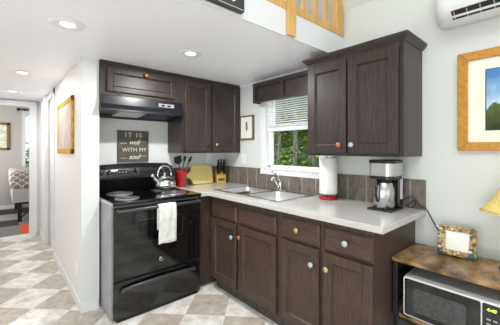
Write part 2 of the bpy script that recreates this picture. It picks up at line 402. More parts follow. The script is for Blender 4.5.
# ------------------------------------------------------------------ kitchen window (right wall). local x = -y from WY0
W = -(WY1-WY0)
root = struct(bpy.data.objects.new('window_1', None)); COL.objects.link(root); root.location = (0, WY0, WZ0); root.rotation_euler.z = RW
H = WZ1-WZ0
b = MB()                                       # casing on the wall
b.box(-.05, 0, -.014, 0, -.04, H+.05); b.box(W, W+.05, -.014, 0, -.04, H+.05); b.box(-.05, W+.05, -.02, 0, -.045, 0); b.box(0, W, -.014, 0, H, H+.05)
b.build('casing', 'white', root, bevel=.003)
b = MB(); t = .022
b.box(0, t, -.012, .115, 0, H); b.box(W-t, W, -.012, .115, 0, H); b.box(0, W, -.012, .115, 0, t); b.box(0, W, -.012, .115, H-t, H)
b.build('window_frame', 'white', root, bevel=.002)
b = MB(); x0, x1 = t, W-t; zl = .415; f = .035   # lower sash (inner), upper sash (outer)
b.box(x0, x0+f, .045, .07, t, zl+.03); b.box(x1-f, x1, .045, .07, t, zl+.03); b.box(x0, x1, .045, .07, t, t+.028); b.box(x0, x1, .03, .07, zl-.01, zl+.035)
s1 = b.build('sash', 'white', root, bevel=.002)
MB().box(x0+f, x1-f, .056, .059, t+.028, zl-.01).build('pane', 'glass', s1)
b = MB(); b.box(x0, x0+f, .08, .105, zl, H-t); b.box(x1-f, x1, .08, .105, zl, H-t); b.box(x0, x1, .08, .105, zl, zl+.035); b.box(x0, x1, .08, .105, H-t-.03, H-t)
s2 = b.build('sash', 'white', root, bevel=.002)
MB().box(x0+f, x1-f, .091, .094, zl+.035, H-t-.03).build('pane', 'glass', s2)
# venetian blind, raised to the middle rail
bl = thing('venetian_blind', 'white slatted blind raised over the upper half of the kitchen window', 'blind', (0, WY0, WZ0+.455), RW)
b = MB()
for k in range(16):
    z = .02+k*.0215; b.box(.03, W-.03, -.0125, .0125, -.0007, .0007, Matrix.Translation((0, .03, z)) @ Matrix.Rotation(math.radians(-13), 4, 'X'))
b.build('slats', 'whiteplastic', bl)
MB().box(.028, W-.028, .012, .048, -.004, .008).build('bottom_rail', 'whiteplastic', bl, bevel=.002)
MB().box(.028, W-.028, .008, .052, H-.455-.06, H-.455-.025).build('headrail', 'whiteplastic', bl)

# ------------------------------------------------------------------ outside
struct(MB().box(.12, 30, -18, 25, -.5, -.35).build('ground_outside', 'grass'))
def hillside():
    rnd = random.Random(11); b = MB(); G = []
    for j in range(28):
        row = []
        for i in range(60):
            u = j/27; y = -6+i*.5; row.append(b.bm.verts.new((12+7*u+rnd.uniform(-.35, .35), y+rnd.uniform(-.2, .2), -.6+10*u+rnd.uniform(-.4, .4))))
        G.append(row)
    for j in range(27):
        for i in range(59): b._f([G[j][i], G[j][i+1], G[j+1][i+1], G[j+1][i]])
    struct(b.build('hillside', mat('wooded_slope', (40, 62, 26), .9, rgb2=(104, 132, 54), scale=1.6, detail=8)))
hillside()
def tree(loc, h, r, seed, label, leafmat, n=2600, cr=1.5, low=.3):
    rnd = random.Random(seed); t = thing('tree', label, 'tree', loc, 0, None)
    pts = [(0, 0, 0)]; x = y = 0
    for k in range(1, 8): x += rnd.uniform(-.07, .07); y += rnd.uniform(-.07, .07); pts.append((x, y, h*k/7))
    b = MB(); b.tube(pts, r, 9, rs=[r*(1.25-.9*k/7) for k in range(8)])
    for k in range(5):
        z = h*(.35+.12*k); a = rnd.uniform(0, 2*PI); l = cr*rnd.uniform(.5, .9)
        b.tube([(x*z/h, y*z/h, z), (math.cos(a)*l*.5, math.sin(a)*l*.5, z+.3), (math.cos(a)*l, math.sin(a)*l, z+.75)], r*.3, 6, rs=[r*.35, r*.22, r*.08])
    b.build('trunk', 'bark', t)
    cl = [(rnd.uniform(-cr, cr), rnd.uniform(-cr, cr), rnd.uniform(low*h, h*1.1), rnd.uniform(.35, .7)) for _ in range(22)]
    V = []; F = []
    for k in range(n):
        c = rnd.choice(cl); d = Vector((rnd.gauss(0, 1), rnd.gauss(0, 1), rnd.gauss(0, .8))).normalized()*c[3]*rnd.uniform(.4, 1)
        p = Vector(c[:3])+d; s = rnd.uniform(.06, .13)
        R = Matrix.Rotation(rnd.uniform(0, 2*PI), 3, 'Z') @ Matrix.Rotation(rnd.uniform(-1.1, 1.1), 3, 'X')
        i = len(V)
        for q in ((-s, 0, 0), (0, -s*.5, .01), (s, 0, 0), (0, s*.5, .01)): V.append(p+R @ Vector(q))
        F.append((i, i+1, i+2, i+3))
    me = bpy.data.meshes.new('foliage'); me.from_pydata(V, [], F); me.materials.append(M[leafmat])
    o = bpy.data.objects.new('foliage', me); COL.objects.link(o); o.parent = t
tr = [((3.2, 1.98, -.35), 6, .038, 1, 'pale trunked tree nearest the kitchen window, seen through its lower left', 'leaf', 500, 1.0, .5),
      ((3.6, 1.82, -.35), 6.5, .05, 2, 'tall pale trunk crossing the middle of the lower kitchen window pane', 'leaf', 500, 1.1, .5),
      ((6.4, 5.0, -.35), 5.5, .1, 3, 'dark leafy tree behind the two pale trunks outside the kitchen window', 'leafd', 6000, 1.5, .02),
      ((5.6, 2.7, -.35), 3.2, .08, 4, 'bright green bushy tree at right of the kitchen window view', 'leaf', 5000, 1.2, .02),
      ((9.8, 8.4, -.35), 8, .13, 5, 'large dark tree far behind at left of the kitchen window view', 'leafd', 9000, 1.9, .02),
      ((9.8, 5.2, -.35), 8, .13, 6, 'large dark green tree far behind at right of the kitchen window view', 'leafd', 9000, 1.9, .02),
      ((-1.0, 9.2, -.35), 6, .12, 8, 'leafy green tree outside the bedroom window', 'leaf', 9000, 1.8, .02)]
for a in tr: tree(a[0], a[1], a[2], a[3], a[4], a[5], a[6], a[7], a[8])
struct(MB().box(-12, .12, 5.46, 25, -.5, -.35).build('ground_behind', 'grass'))

# ------------------------------------------------------------------ cabinet helpers (local: x right, -y to room)
def shaker(parent, x0, x1, z0, z1, yb, th=.022, rail=.055, name='door', wood='wood_v'):
    b = MB(); yf = yb-th
    b.box(x0, x0+rail, yf, yb, z0, z1); b.box(x1-rail, x1, yf, yb, z0, z1)
    b.box(x0+rail, x1-rail, yf, yb, z0, z0+rail); b.box(x0+rail, x1-rail, yf, yb, z1-rail, z1)
    i = rail-.001; o = b.box(x0+i, x1-i, yb-.007, yb-.001, z0+i, z1-i)
    # sloping inner moulding
    for (a0, a1, c0, c1) in ((x0+rail, x1-rail, z0+rail, z1-rail),):
        g = .009
        outer = [(a0, yf+.004, c0), (a1, yf+.004, c0), (a1, yf+.004, c1), (a0, yf+.004, c1)]
        inner = [(a0+g, yb-.0065, c0+g), (a1-g, yb-.0065, c0+g), (a1-g, yb-.0065, c1-g), (a0+g, yb-.0065, c1-g)]
        vo = [b.bm.verts.new(p) for p in outer]; vi = [b.bm.verts.new(p) for p in inner]
        for k in range(4): b._f([vo[k], vo[(k+1) % 4], vi[(k+1) % 4], vi[k]], False)
    return b.build(name, wood, parent, bevel=.003, fixn=True)
def knob(parent, x, z, y, m, label):
    b = MB(); b.lathe([(.007, 0), (.006, .012), (.012, .014), (.018, .02), (.018, .027), (.013, .032), (.006, .034)], (x, y, z), 'y', 16)
    o = b.build('knob', m, parent); o['label'] = label; return o
def slab(parent, x0, x1, z0, z1, yb, name='drawer', wood=None):
    b = MB(); yf = yb-.019; g = .012
    b.box(x0, x1, yb-.010, yb, z0, z1)
    vo = [b.bm.verts.new(p) for p in ((x0, yb-.010, z0), (x1, yb-.010, z0), (x1, yb-.010, z1), (x0, yb-.010, z1))]
    vi = [b.bm.verts.new(p) for p in ((x0+g, yf, z0+g), (x1-g, yf, z0+g), (x1-g, yf, z1-g), (x0+g, yf, z1-g))]
    for k in range(4): b._f([vo[k], vo[(k+1) % 4], vi[(k+1) % 4], vi[k]], False)
    b._f(vi, False)
    return b.build(name, 'wood_bh', parent, bevel=.001)

# base cabinets on the right wall
def base_body(t, w, hollow=False):
    b = MB()
    if hollow:
        b.box(0, w, -.60, -.582, .10, .876); b.box(0, .016, -.582, -.003, .10, .876); b.box(w-.016, w, -.582, -.003, .10, .876); b.box(0.016, w-.016, -.582, -.003, .10, .118); b.box(.016, w-.016, -.012, -.003, .118, .876)
    else: b.box(0, w, -.60, -.003, .10, .876)
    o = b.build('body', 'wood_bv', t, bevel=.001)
    MB().box(0, w-.0, -.55, -.01, 0, .10).build('toe_kick', 'kick', t)
    return o
t = thing('sink_cabinet', 'dark wood base cabinet under the sink with two plain panels above two doors', 'cabinet', (0, -.64, 0), RW)
base_body(t, .888, True)
slab(t, .012, .385, .69, .825, -.60, 'false_front'); slab(t, .42, .845, .69, .825, -.60, 'false_front')
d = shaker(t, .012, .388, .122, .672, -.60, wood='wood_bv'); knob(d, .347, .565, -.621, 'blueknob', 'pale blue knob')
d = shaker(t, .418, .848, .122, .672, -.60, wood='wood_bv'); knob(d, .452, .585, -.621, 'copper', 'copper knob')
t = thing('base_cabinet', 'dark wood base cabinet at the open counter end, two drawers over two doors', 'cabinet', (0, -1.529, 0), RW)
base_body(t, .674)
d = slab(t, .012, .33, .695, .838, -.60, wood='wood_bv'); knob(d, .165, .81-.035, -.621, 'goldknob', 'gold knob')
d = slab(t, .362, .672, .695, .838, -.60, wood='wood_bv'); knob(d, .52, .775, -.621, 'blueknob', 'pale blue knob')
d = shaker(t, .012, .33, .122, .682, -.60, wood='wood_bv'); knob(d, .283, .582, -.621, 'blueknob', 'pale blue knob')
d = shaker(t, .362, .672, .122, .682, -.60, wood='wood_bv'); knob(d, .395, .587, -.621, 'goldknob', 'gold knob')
t = thing('corner_cabinet', 'blank dark wood corner cabinet between the range and the sink cabinet', 'cabinet', (-.722, 0, 0), 0)
b = MB(); b.box(0, .717, -.60, -.005, .10, .876); b.build('body', 'wood_bv', t, bevel=.001)
b = MB(); b.box(0, .715, -.55, -.01, 0, .10); b.build('toe_kick', 'kick', t)

# worktop with sink hole
def slab_cells(xs, ys, keep, z0, z1):
    b = MB(); V = {}
    def v(i, j, z):
        k = (i, j, z)
        if k not in V: V[k] = b.bm.verts.new((xs[i], ys[j], z))
        return V[k]
    K = {(i, j) for i in range(len(xs)-1) for j in range(len(ys)-1) if keep((xs[i]+xs[i+1])/2, (ys[j]+ys[j+1])/2)}
    for i, j in K:
        b._f([v(i, j, z1), v(i+1, j, z1), v(i+1, j+1, z1), v(i, j+1, z1)]); b._f([v(i, j, z0), v(i, j+1, z0), v(i+1, j+1, z0), v(i+1, j, z0)])
        for di, dj, a, c in ((-1, 0, (i, j), (i, j+1)), (1, 0, (i+1, j), (i+1, j+1)), (0, -1, (i, j), (i+1, j)), (0, 1, (i, j+1), (i+1, j+1))):
            if (i+di, j+dj) not in K: b._f([v(*a, z0), v(*c, z0), v(*c, z1), v(*a, z1)])
    return b
SX0, SX1, SY0, SY1 = -.525, -.075, -1.425, -.60
ct = slab_cells([-.724, -.646, SX0, SX1, -.013], [-2.268, SY1*0+SY0, SY1, -.646, -.013] if False else sorted([-2.268, SY0, SY1, -.646, -.013]),
                lambda x, y: (x > -.646 or y > -.646) and not (SX0 < x < SX1 and SY0 < y < SY1), .877, .915).build('countertop', 'counter', bevel=.004)
tag(ct, 'speckled light grey L-shaped countertop along the window wall and corner', 'countertop')

# sink
t = thing('sink', 'double bowl stainless steel sink set into the counter under the window', 'sink', (0, -.60, .915), RW)
L = -(SY0-SY1); D0, D1 = -SX1, -SX0            # local y = -D
def bowl(x0, x1, y0, y1, dep):
    b = MB(); r = .05
    def ring(x0, x1, y0, y1, r, z):
        P = []
        for cx, cy, a0 in ((x1-r, y1-r, 0), (x0+r, y1-r, 90), (x0+r, y0+r, 180), (x1-r, y0+r, 270)):
            for k in range(5):
                a = math.radians(a0+22.5*k); P.append(b.bm.verts.new((cx+r*math.cos(a), cy+r*math.sin(a), z)))
        return P
    A = [ring(x0, x1, y0, y1, r, 0.001), ring(x0+.006, x1-.006, y0+.006, y1-.006, r, -.02), ring(x0+.02, x1-.02, y0+.02, y1-.02, r, -dep+.02), ring(x0+.045, x1-.045, y0+.045, y1-.045, r, -dep)]
    for i in range(3):
        for k in range(20): b._f([A[i][k], A[i][(k+1) % 20], A[i+1][(k+1) % 20], A[i+1][k]], True)
    b._f(A[3]); 
    return b
r1, r2 = (.0, .395), (.43, .825)
for (a, c) in (r1, r2):
    o = bowl(a+.012, c-.012, -D1+.014, -D0-.055, .17).build('bowl', 'bowl', t)
    MB().lathe([(.035, -.170), (.035, -.166), (.02, -.164)], ((a+c)/2, -(D0+D1)/2, 0), 'z', 20).build('drain', 'chrome', o)
xs = sorted([-.022, .012, .383, .442, .813, L+.022]); ys_ = sorted([-D1-.02, -D1+.014, -D0-.055, -D0+.025])
b = slab_cells(xs, ys_, lambda x, y: not (-D1+.014 < y < -D0-.055 and (.012 < x < .383 or .442 < x < .813)), .0005, .004)
b.build('rim', 'steel', t, bevel=.0015)
t = thing('faucet', 'chrome single-lever faucet behind the sink bowls', 'faucet', (-.085, -1.03, .919), RW)
b = MB(); b.box(-.10, .10, -.028, .028, 0, .008); b.build('deck_plate', 'chrome', t, bevel=.003)
b = MB(); b.lathe([(.026, .006), (.024, .02), (.020, .045), (.021, .06), (.018, .075), (.006, .082)], (0, .01, 0), 'z', 20)
b.build('body', 'chrome', t)
b = MB(); b.tube([(0, 0, .02), (0, -.035, .07), (0, -.062, .108), (0, -.082, .124), (0, -.10, .122), (0, -.108, .098)], .012, 12, rs=[.019, .015, .013, .0125, .0125, .014]); b.build('spout', 'chrome', t)
b = MB(); b.tube([(0, .012, .065), (0, .006, .10), (0, -.022, .138), (0, -.062, .165), (0, -.10, .185)], .008, 10, rs=[.014, .012, .0095, .008, .0095]); b.build('lever', 'chrome', t)

# ------------------------------------------------------------------ upper cabinets
t = thing('wall_cabinet', 'dark wood two-door wall cabinet with crown moulding right of the window', 'cabinet', (0, -1.54, 1.268), RW)
w = .705; hz = .73
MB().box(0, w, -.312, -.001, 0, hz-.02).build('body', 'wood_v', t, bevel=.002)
b = MB(); o_ = [(-.312, .695), (-.318, .70), (-.326, .705), (-.352, .735), (-.358, .738), (-.358, .748), (-.30, .748)]
def crown(x0, x1, y1):
    prof = [(0, .700), (.005, .701), (.008, .708), (.022, .722), (.028, .728), (.031, .742), (.0, .742)]
    rings = []
    for (px, py, sx, sy) in ((x0, 0, -1, 0), (x0, y1, -1, -1), (x1, y1, 1, -1), (x1, 0, 1, 0)):
        rings.append([b.bm.verts.new((px+sx*o, py+sy*o, z)) for o, z in prof])
    n = len(prof)
    for i in range(3):
        for k in range(n): b._f([rings[i][k], rings[i+1][k], rings[i+1][(k+1) % n], rings[i][(k+1) % n]], False)
    b._f(rings[0]); b._f(rings[3]); b.box(x0, x1, y1, 0, .735, .745)
crown(0, w, -.312); b.build('crown_moulding', 'wood_h', t)
d = shaker(t, .022, .338, .022, .672, -.312, rail=.06); knob(d, .294, .078, -.334, 'copper', 'copper knob')
d = shaker(t, .352, .680, .022, .672, -.312, rail=.06); knob(d, .387, .078, -.334, 'blueknob', 'pale blue knob')
t = thing('wall_cabinet', 'dark wood two-door wall cabinet in the corner beside the range hood', 'cabinet', (-.752, 0, 1.278), 0)
w = .751
MB().box(0, w, -.33, -.001, 0, .775).build('body', 'wood_v', t, bevel=.002)
MB().box(0, w, -.344, -.33, .755, .781).build('top_trim', 'wood_h', t, bevel=.004)
d = shaker(t, .018, .33, .018, .728, -.33); knob(d, .292, .082, -.351, 'matblack', 'black knob')
d = shaker(t, .352, .715, .018, .728, -.33); knob(d, .39, .088, -.351, 'goldknob', 'gold knob')
t = thing('wall_cabinet', 'short dark wood wall cabinet with one wide door above the range hood', 'cabinet', (-1.503, 0, 1.775), 0)
w = .7505
MB().box(0, w, -.33, -.001, 0, .278).build('body', 'wood_v', t, bevel=.002)
MB().box(0, w, -.344, -.33, .258, .284).build('top_trim', 'wood_h', t, bevel=.004)
d = shaker(t, .055, .665, .03, .232, -.33, rail=.045); d.data.materials[0] = M['wood_h']; knob(d, .375, .205, -.351, 'copper', 'copper knob')
# hinges peeping below the door
for x in (.13, .575): MB().box(x, x+.05, -.34, -.33, .018, .03).build('hinge', 'matblack', t)

# valance over the window
t = thing('window_valance', 'dark wood panelled valance mounted above the kitchen window', 'valance', (0, -.680, 1.80), RW)
w = .857; b = MB()
b.box(0, w, -.10, -.085, 0, .205); b.box(0, .015, -.10, -.001, 0, .205); b.box(w-.015, w, -.10, -.001, 0, .205); b.box(0, w, -.1, -.001, .195, .205)
b.build('board', 'wood_h', t, bevel=.001)
b = MB()
for a, c in ((0, .035), (.385, .43), (w-.035, w)): b.box(a, c, -.118, -.10, 0, .205)
for a, c in ((.035, .385), (.43, w-.035)): b.box(a, c, -.118, -.10, 0, .025); b.box(a, c, -.118, -.10, .165, .205)
b.build('frame', 'wood_h', t, bevel=.002)

# ------------------------------------------------------------------ range hood
t = thing('range_hood', 'dark navy-black under-cabinet range hood above the stove', 'range hood', (-1.503, 0, 1.775), 0)
w = .7505
b = MB(); b.prism([(-.001, 0), (-.336, 0), (-.342, -.075), (-.372, -.118), (-.374, -.136), (-.362, -.138), (-.35, -.118), (-.03, -.14), (-.02, -.165), (-.001, -.165)], 'x', 0, w)
b.build('shell', 'hood', t, bevel=.002)
for a in (0, w-.012): MB().prism([(-.001, -.11), (-.36, -.11), (-.36, -.137), (-.001, -.166)], 'x', a, a+.012).build('side_lip', 'matblack', t)
def under(x0, x1, y0, y1, m, name):
    b = MB(); b.prism([(y0, -.118-.022*(y0+.35)/.32), (y1, -.118-.022*(y1+.35)/.32), (y1, -.128-.022*(y1+.35)/.32), (y0, -.128-.022*(y0+.35)/.32)], 'x', x0, x1); b.build(name, m, t)
under(.17, .40, -.33, -.06, 'frost', 'light_cover'); under(.44, .70, -.33, -.06, 'matblack', 'filter')
b = MB(); b.box(.50, .655, -.346, -.339, -.062, -.028); b.build('control_panel', 'button', t, bevel=.001)
for k in range(2): MB().box(.525+k*.06, .56+k*.06, -.350, -.346, -.054, -.038).build('rocker_switch', 'matblack', t, bevel=.001)

# ------------------------------------------------------------------ electric range
t = thing('range', 'black freestanding electric coil range between the partition and the corner cabinet', 'stove', (-1.487, 0, 0), 0)
w = .757
b = MB(); b.box(.0, w, -.60, -.03, .018, .885); b.build('body', 'side', t, bevel=.004)
b = MB(); b.box(.004, w-.004, -.645, -.60, .315, .868); door = b.build('oven_door', 'black', t, bevel=.008, seg=3)
b = MB()
def rrect(x0, x1, z0, z1, r, n=5):
    P = []
    for cx, cz, a0 in ((x1-r, z1-r, 0), (x0+r, z1-r, 90), (x0+r, z0+r, 180), (x1-r, z0+r, 270)):
        for k in range(n): a = math.radians(a0+90/(n-1)*k); P.append((cx+r*math.cos(a), cz+r*math.sin(a)))
    return P
b.prism(rrect(.18, .572, .575, .752, .03), 'y', -.6465, -.64); win = b.build('oven_window', 'blackglass', door)
b = MB(); b.tube([(x, -.6468, z) for x, z in rrect(.18, .572, .575, .752, .03)], .0016, 6, closed=True); b.build('window_outline', 'blackline', door)
b = MB(); b.tube([(.03, -.645, .845), (.035, -.68, .848), (.06, -.694, .85), (w/2, -.70, .852), (w-.06, -.694, .85), (w-.035, -.68, .848), (w-.03, -.645, .845)], .0125, 12, rs=[.015, .014, .0125, .0125, .0125, .014, .015]); b.build('door_handle', 'sheen', door)
b = MB(); b.lathe([(.019, 0), (.019, .003), (.016, .0045)], (.378, -.645, .405), 'y', 24); lg = b.build('badge', 'chrome', door)
b = MB(); b.lathe([(.0135, 0), (.0135, .0005)], (.378, -.6497, .405), 'y', 20); b.build('badge_field', 'dark', lg)
b = MB(); b.text('GE', .019, Matrix.Translation((.378, -.6506, .405)) @ XZ, shear=.25, spacing=.85); b.build('badge_letters', 'steel', lg)
b = MB(); b.box(.004, w-.004, -.64, -.60, .022, .303); dr = b.build('storage_drawer', 'black', t, bevel=.008, seg=3)
b = MB(); b.tube([(.06, -.642, .228), (.075, -.662, .246), (.14, -.670, .256), (w/2, -.672, .262), (w-.14, -.670, .256), (w-.075, -.662, .246), (w-.06, -.642, .228)], .011, 12, rs=[.016, .014, .0115, .011, .0115, .014, .016]); b.build('drawer_handle', 'sheen', dr)
b = MB(); b.box(-.002, w+.002, -.655, -.03, .885, .912); top = b.build('cooktop', 'black', t, bevel=.007, seg=3)
b = MB(); b.box(-.0035, -.0015, -.645, -.04, .887, .907); b.build('side_trim', 'steel', top)
def burner(x, y, r):
    b = MB(); b.lathe([(r+.022, .912), (r+.022, .916), (r+.012, .9175), (r+.004, .912), (.02, .909)], (x, y, 0), 'z', 32); p = b.build('drip_pan', 'drip', top)
    b = MB(); n = int(r/.0205)
    turns = n; pts = []
    for k in range(turns*22+1):
        a = 2*PI*k/22; rr = .02+(r-.02)*k/(turns*22); pts.append((x+rr*math.cos(a), y+rr*math.sin(a), .9215))
    b.tube(pts, .0036, 6); b.build('coil', 'coil', p)
burner(.185, -.19, .09); burner(.155, -.485, .072); burner(.575, -.47, .09); burner(.575, -.19, .072)
# backguard
N = 14; b = MB(); prof = []
def arch(x): u = x/w; return 1.165+.012*math.sin(PI*u)-(.03*max(0, (abs(u-.5)-.42)/.08)**2)
for k in range(N+1):
    x = w*k/N; prof.append((x, arch(x)))
F_ = [b.bm.verts.new((x, -.062, z)) for x, z in prof]; T_ = [b.bm.verts.new((x, -.03, z+.004)) for x, z in prof]; B_ = [b.bm.verts.new((x, -.012, z-.01)) for x, z in prof]
f0 = [b.bm.verts.new((x, -.098, 1.045)) for x, z in prof]; f1 = [b.bm.verts.new((x, -.09, 1.03)) for x, z in prof]; f2 = [b.bm.verts.new((x, -.07, 1.025)) for x, z in prof]; g0 = [b.bm.verts.new((x, -.066, .905)) for x, z in prof]; h0 = [b.bm.verts.new((x, -.012, .905)) for x, z in prof]
rows = [h0, B_, T_, F_, f0, f1, f2, g0]
for i in range(len(rows)):
    R, Q = rows[i], rows[(i+1) % len(rows)]
    for k in range(N): b._f([R[k], R[k+1], Q[k+1], Q[k]], True)
b._f([r[0] for r in rows], False); b._f([r[-1] for r in rows][::-1], False)
bg = b.build('backguard', 'backg', t)
tilt = Matrix.Rotation(math.radians(-17), 4, 'X')
def bgk(x, z, r=.019):
    y = -.098+(z-1.045)/(1.165-1.045)*.036
    b = MB(); b.lathe([(r+.004, 0), (r+.003, .003), (r, .006), (r*.9, .022), (r*.5, .024)], (0, 0, 0), 'y', 20); b.box(-.004, .004, -.03, -.02, -r*.9, r*.9)
    k = b.build('control_knob', 'blacksemi', bg); k.data.transform(Matrix.Translation((x, y, z)) @ tilt)
    b = MB(); b.box(-.0016, .0016, -.031, -.030, -r*.85, r*.85); p_ = b.build('pointer', 'button', k); p_.data.transform(Matrix.Translation((x, y, z)) @ tilt)
    b = MB()
    for q in range(9):
        a = math.radians(-60+q*37.5); b.box(-.0018, .0018, -.001, 0, 0, .007, Matrix.Translation((x, y-.0015, z)) @ tilt @ Matrix.Rotation(a, 4, 'Y') @ Matrix.Translation((0, 0, r+.006)))
    b.build('dial_marks', 'button', k)
bgk(.055, 1.1); bgk(.125, 1.1); bgk(.37, 1.107, .022); bgk(.63, 1.1); bgk(.70, 1.1)
b = MB(); b.prism(rrect(.20, .285, 1.088, 1.122, .006), 'y', -.0025, 0); p = b.build('clock_display', 'mwglass', bg); p.data.transform(Matrix.Translation((0, -.083, 0)) @ Matrix.Translation((0, 0, 1.1)) @ tilt @ Matrix.Translation((0, 0, -1.1)))
for k in range(3):
    b = MB(); b.lathe([(.006, 0), (.006, .002)], (0, 0, 0), 'y', 12); p = b.build('button', 'button', bg); p.data.transform(Matrix.Translation((.215+k*.028, -.0855, 1.1)) @ tilt)
b = MB(); b.box(.03, w-.03, -.642, -.60, .004, .02); b.build('base', 'matblack', t)

# dish towel over the oven handle
b = MB(); V = []
NX, NZ = 8, 22
def tz(s):                                     # s 0..1 back bottom -> over bar -> front bottom
    if s < .3: return (-.682, .66+(.855-.66)*s/.3)
    if s < .42:
        a = PI*(s-.3)/.12; return (-.70+.018*math.cos(a), .855+.018*math.sin(a))
    return (-.719-.004*math.sin((s-.42)*9), .855-(.855-.55)*(s-.42)/.58)
for j in range(NZ+1):
    y, z = tz(j/NZ); s = j/NZ
    V.append([b.bm.verts.new((-.079+.150*i/NX+(.006*(s-.4) if s > .4 else 0)*(i/NX-.5), y-.003*math.sin(i*1.5+s*3)*(1 if s > .42 else -.3), z+(.004*math.sin(i*.9) if j == NZ else 0))) for i in range(NX+1)])
for j in range(NZ):
    for i in range(NX): b._f([V[j][i], V[j][i+1], V[j+1][i+1], V[j+1][i]], True)
tw = b.build('dish_towel', 'towel', None, loc=(-1.083, 0, 0)); so = tw.modifiers.new('s', 'SOLIDIFY'); so.thickness = .004; so.offset = 0
tag(tw, 'white cotton dish towel hanging over the oven door handle', 'towel')

# kettle
t = thing('kettle', 'polished steel whistling kettle on the rear right burner', 'kettle', (-.885, -.215, .9255), 0); t.scale = (1.2, 1.2, 1.02)
b = MB(); b.lathe([(.088, 0), (.093, .006), (.094, .05), (.090, .066), (.078, .086), (.060, .102), (.045, .109)], seg=36); b.build('body', 'chrome', t)
b = MB(); b.lathe([(.045, .108), (.044, .114), (.025, .124), (.008, .127), (.006, .136), (.013, .142), (.013, .15), (.005, .155)], seg=24); b.build('lid', 'chrome', t)
R = Matrix.Rotation(math.radians(15), 3, 'Z')
b = MB(); b.tube([R @ Vector(p) for p in ((-.07, 0, .065), (-.095, 0, .09), (-.108, 0, .112), (-.118, 0, .128))], .018, 12, rs=[.026, .019, .014, .013]); b.build('spout', 'chrome', t)
b = MB(); b.tube([R @ Vector(p) for p in ((-.108, 0, .118), (-.122, 0, .135), (-.130, 0, .143))], .016, 12, rs=[.016, .0175, .010]); b.build('whistle', 'chrome', t)
b = MB(); pts = []
for k in range(17):
    a = math.radians(-18+216*k/16); pts.append(R @ Vector((.07*math.cos(a), 0, .138+.083*math.sin(a))))
b.tube(pts, .007, 10); b.build('handle', 'chrome', t)
b = MB(); b.tube([R @ Vector((.07*math.cos(math.radians(a)), 0, .1385+.083*math.sin(math.radians(a)))) for a in range(50, 131, 10)], .0105, 10); b.build('grip', 'chrome', t)

# utensil crock and what stands in it
cx, cy = -.652, -.12
t = thing('utensil_crock', 'glossy red ceramic crock holding cooking utensils on the counter', 'crock', (cx, cy, .915), 0)
b = MB(); b.lathe([(.052, 0), (.058, .004), (.058, .165), (.060, .172), (.057, .177), (.052, .172), (.051, .01), (.02, .008)], seg=32); b.build('vessel', 'red', t)
def utensil(name, label, cat, foot, tip, build_head, hm, headm):
    o = thing(name, label, cat, (cx, cy, .925), 0, 'utensils in the red crock')
    b = MB(); b.tube([foot, tip], .005, 8, rs=[.006, .0045]); b.build('handle', hm, o)
    b = MB(); build_head(b, Vector(tip), (Vector(tip)-Vector(foot)).normalized()); b.build('head', headm, o)
def flat_head(wd, ln, thk):
    def f(b, p, d):
        s = Vector((1, 0, 0)); s = (s-d*s.dot(d)).normalized(); nrm = s.cross(d)
        outline = [(-.3, 0), (-.95, .25), (-1, .5), (-.95, 1), (.95, 1), (1, .5), (.95, .25), (.3, 0)]
        A = [b.bm.verts.new(p+s*(u*wd/2)+d*(v*ln)+nrm*thk/2) for u, v in outline]; B = [b.bm.verts.new(p+s*(u*wd/2)+d*(v*ln)-nrm*thk/2) for u, v in outline]
        b._f(A); b._f(B[::-1])
        for k in range(8): b._f([A[k], A[(k+1) % 8], B[(k+1) % 8], B[k]])
    return f
def oval_head(wd, ln, thk):
    def f(b, p, d):
        q = d.to_track_quat('Z', 'Y').to_matrix()
        n0 = len(b.bm.verts); res = bmesh.ops.create_icosphere(b.bm, subdivisions=2, radius=1)
        for v in res['verts']: v.co = q @ Vector((v.co.x*wd/2, v.co.y*thk/2, v.co.z*ln/2))+p+d*ln*.4
        for f_ in b.bm.faces: f_.smooth = True
    return f
utensil('spatula', 'black slotted turner leaning left in the red crock', 'spatula', (.02, 0, .0), (-.040, -.02, .235), flat_head(.085, .085, .005), 'blacksemi', 'blacksemi')
utensil('cooking_spoon', 'black nylon spoon leaning right in the red crock', 'spoon', (-.02, .01, 0), (.085, .0, .235), oval_head(.06, .10, .016), 'blacksemi', 'blacksemi')
utensil('wooden_spoon', 'pale wooden spoon leaning right in front of the black spoons', 'spoon', (-.03, -.01, 0), (.065, -.025, .205), oval_head(.04, .075, .014), 'utwood', 'utwood')
utensil('ladle', 'dark thin-handled utensil standing nearly upright at the back of the crock', 'ladle', (-.01, .02, 0), (.045, .02, .26), oval_head(.036, .07, .024), 'steel', 'blacksemi')

# cutting board leaning on the backsplash
t = thing('cutting_board', 'pale bamboo cutting board with a rounded handle leaning against the corner backsplash', 'cutting board', (-.515, -.075, .9155), 0)
P = []
def arcp(cx_, cz_, r, a0, a1, n=6):
    return [(cx_+r*math.cos(math.radians(a0+(a1-a0)*k/n)), cz_+r*math.sin(math.radians(a0+(a1-a0)*k/n))) for k in range(n+1)]
P = arcp(.28, .025, .025, -90, 0)+arcp(.28, .187, .025, 0, 90)+arcp(.055, .192, .03, 90, 150)
P += [(.010, .15), (-.02, .127), (-.05, .122), (-.066, .112), (-.066, .092), (-.05, .084), (-.02, .079), (.010, .06)]+arcp(.055, .03, .03, 210, 270)
b = MB(); b.prism(P, 'y', -.009, .009); o = b.build('board', 'board', t, bevel=.003)
o.data.transform(Matrix.Translation((0, 0, 0)) @ Matrix.Rotation(math.radians(-12), 4, 'X') @ Matrix.Translation((0, 0, .002)))

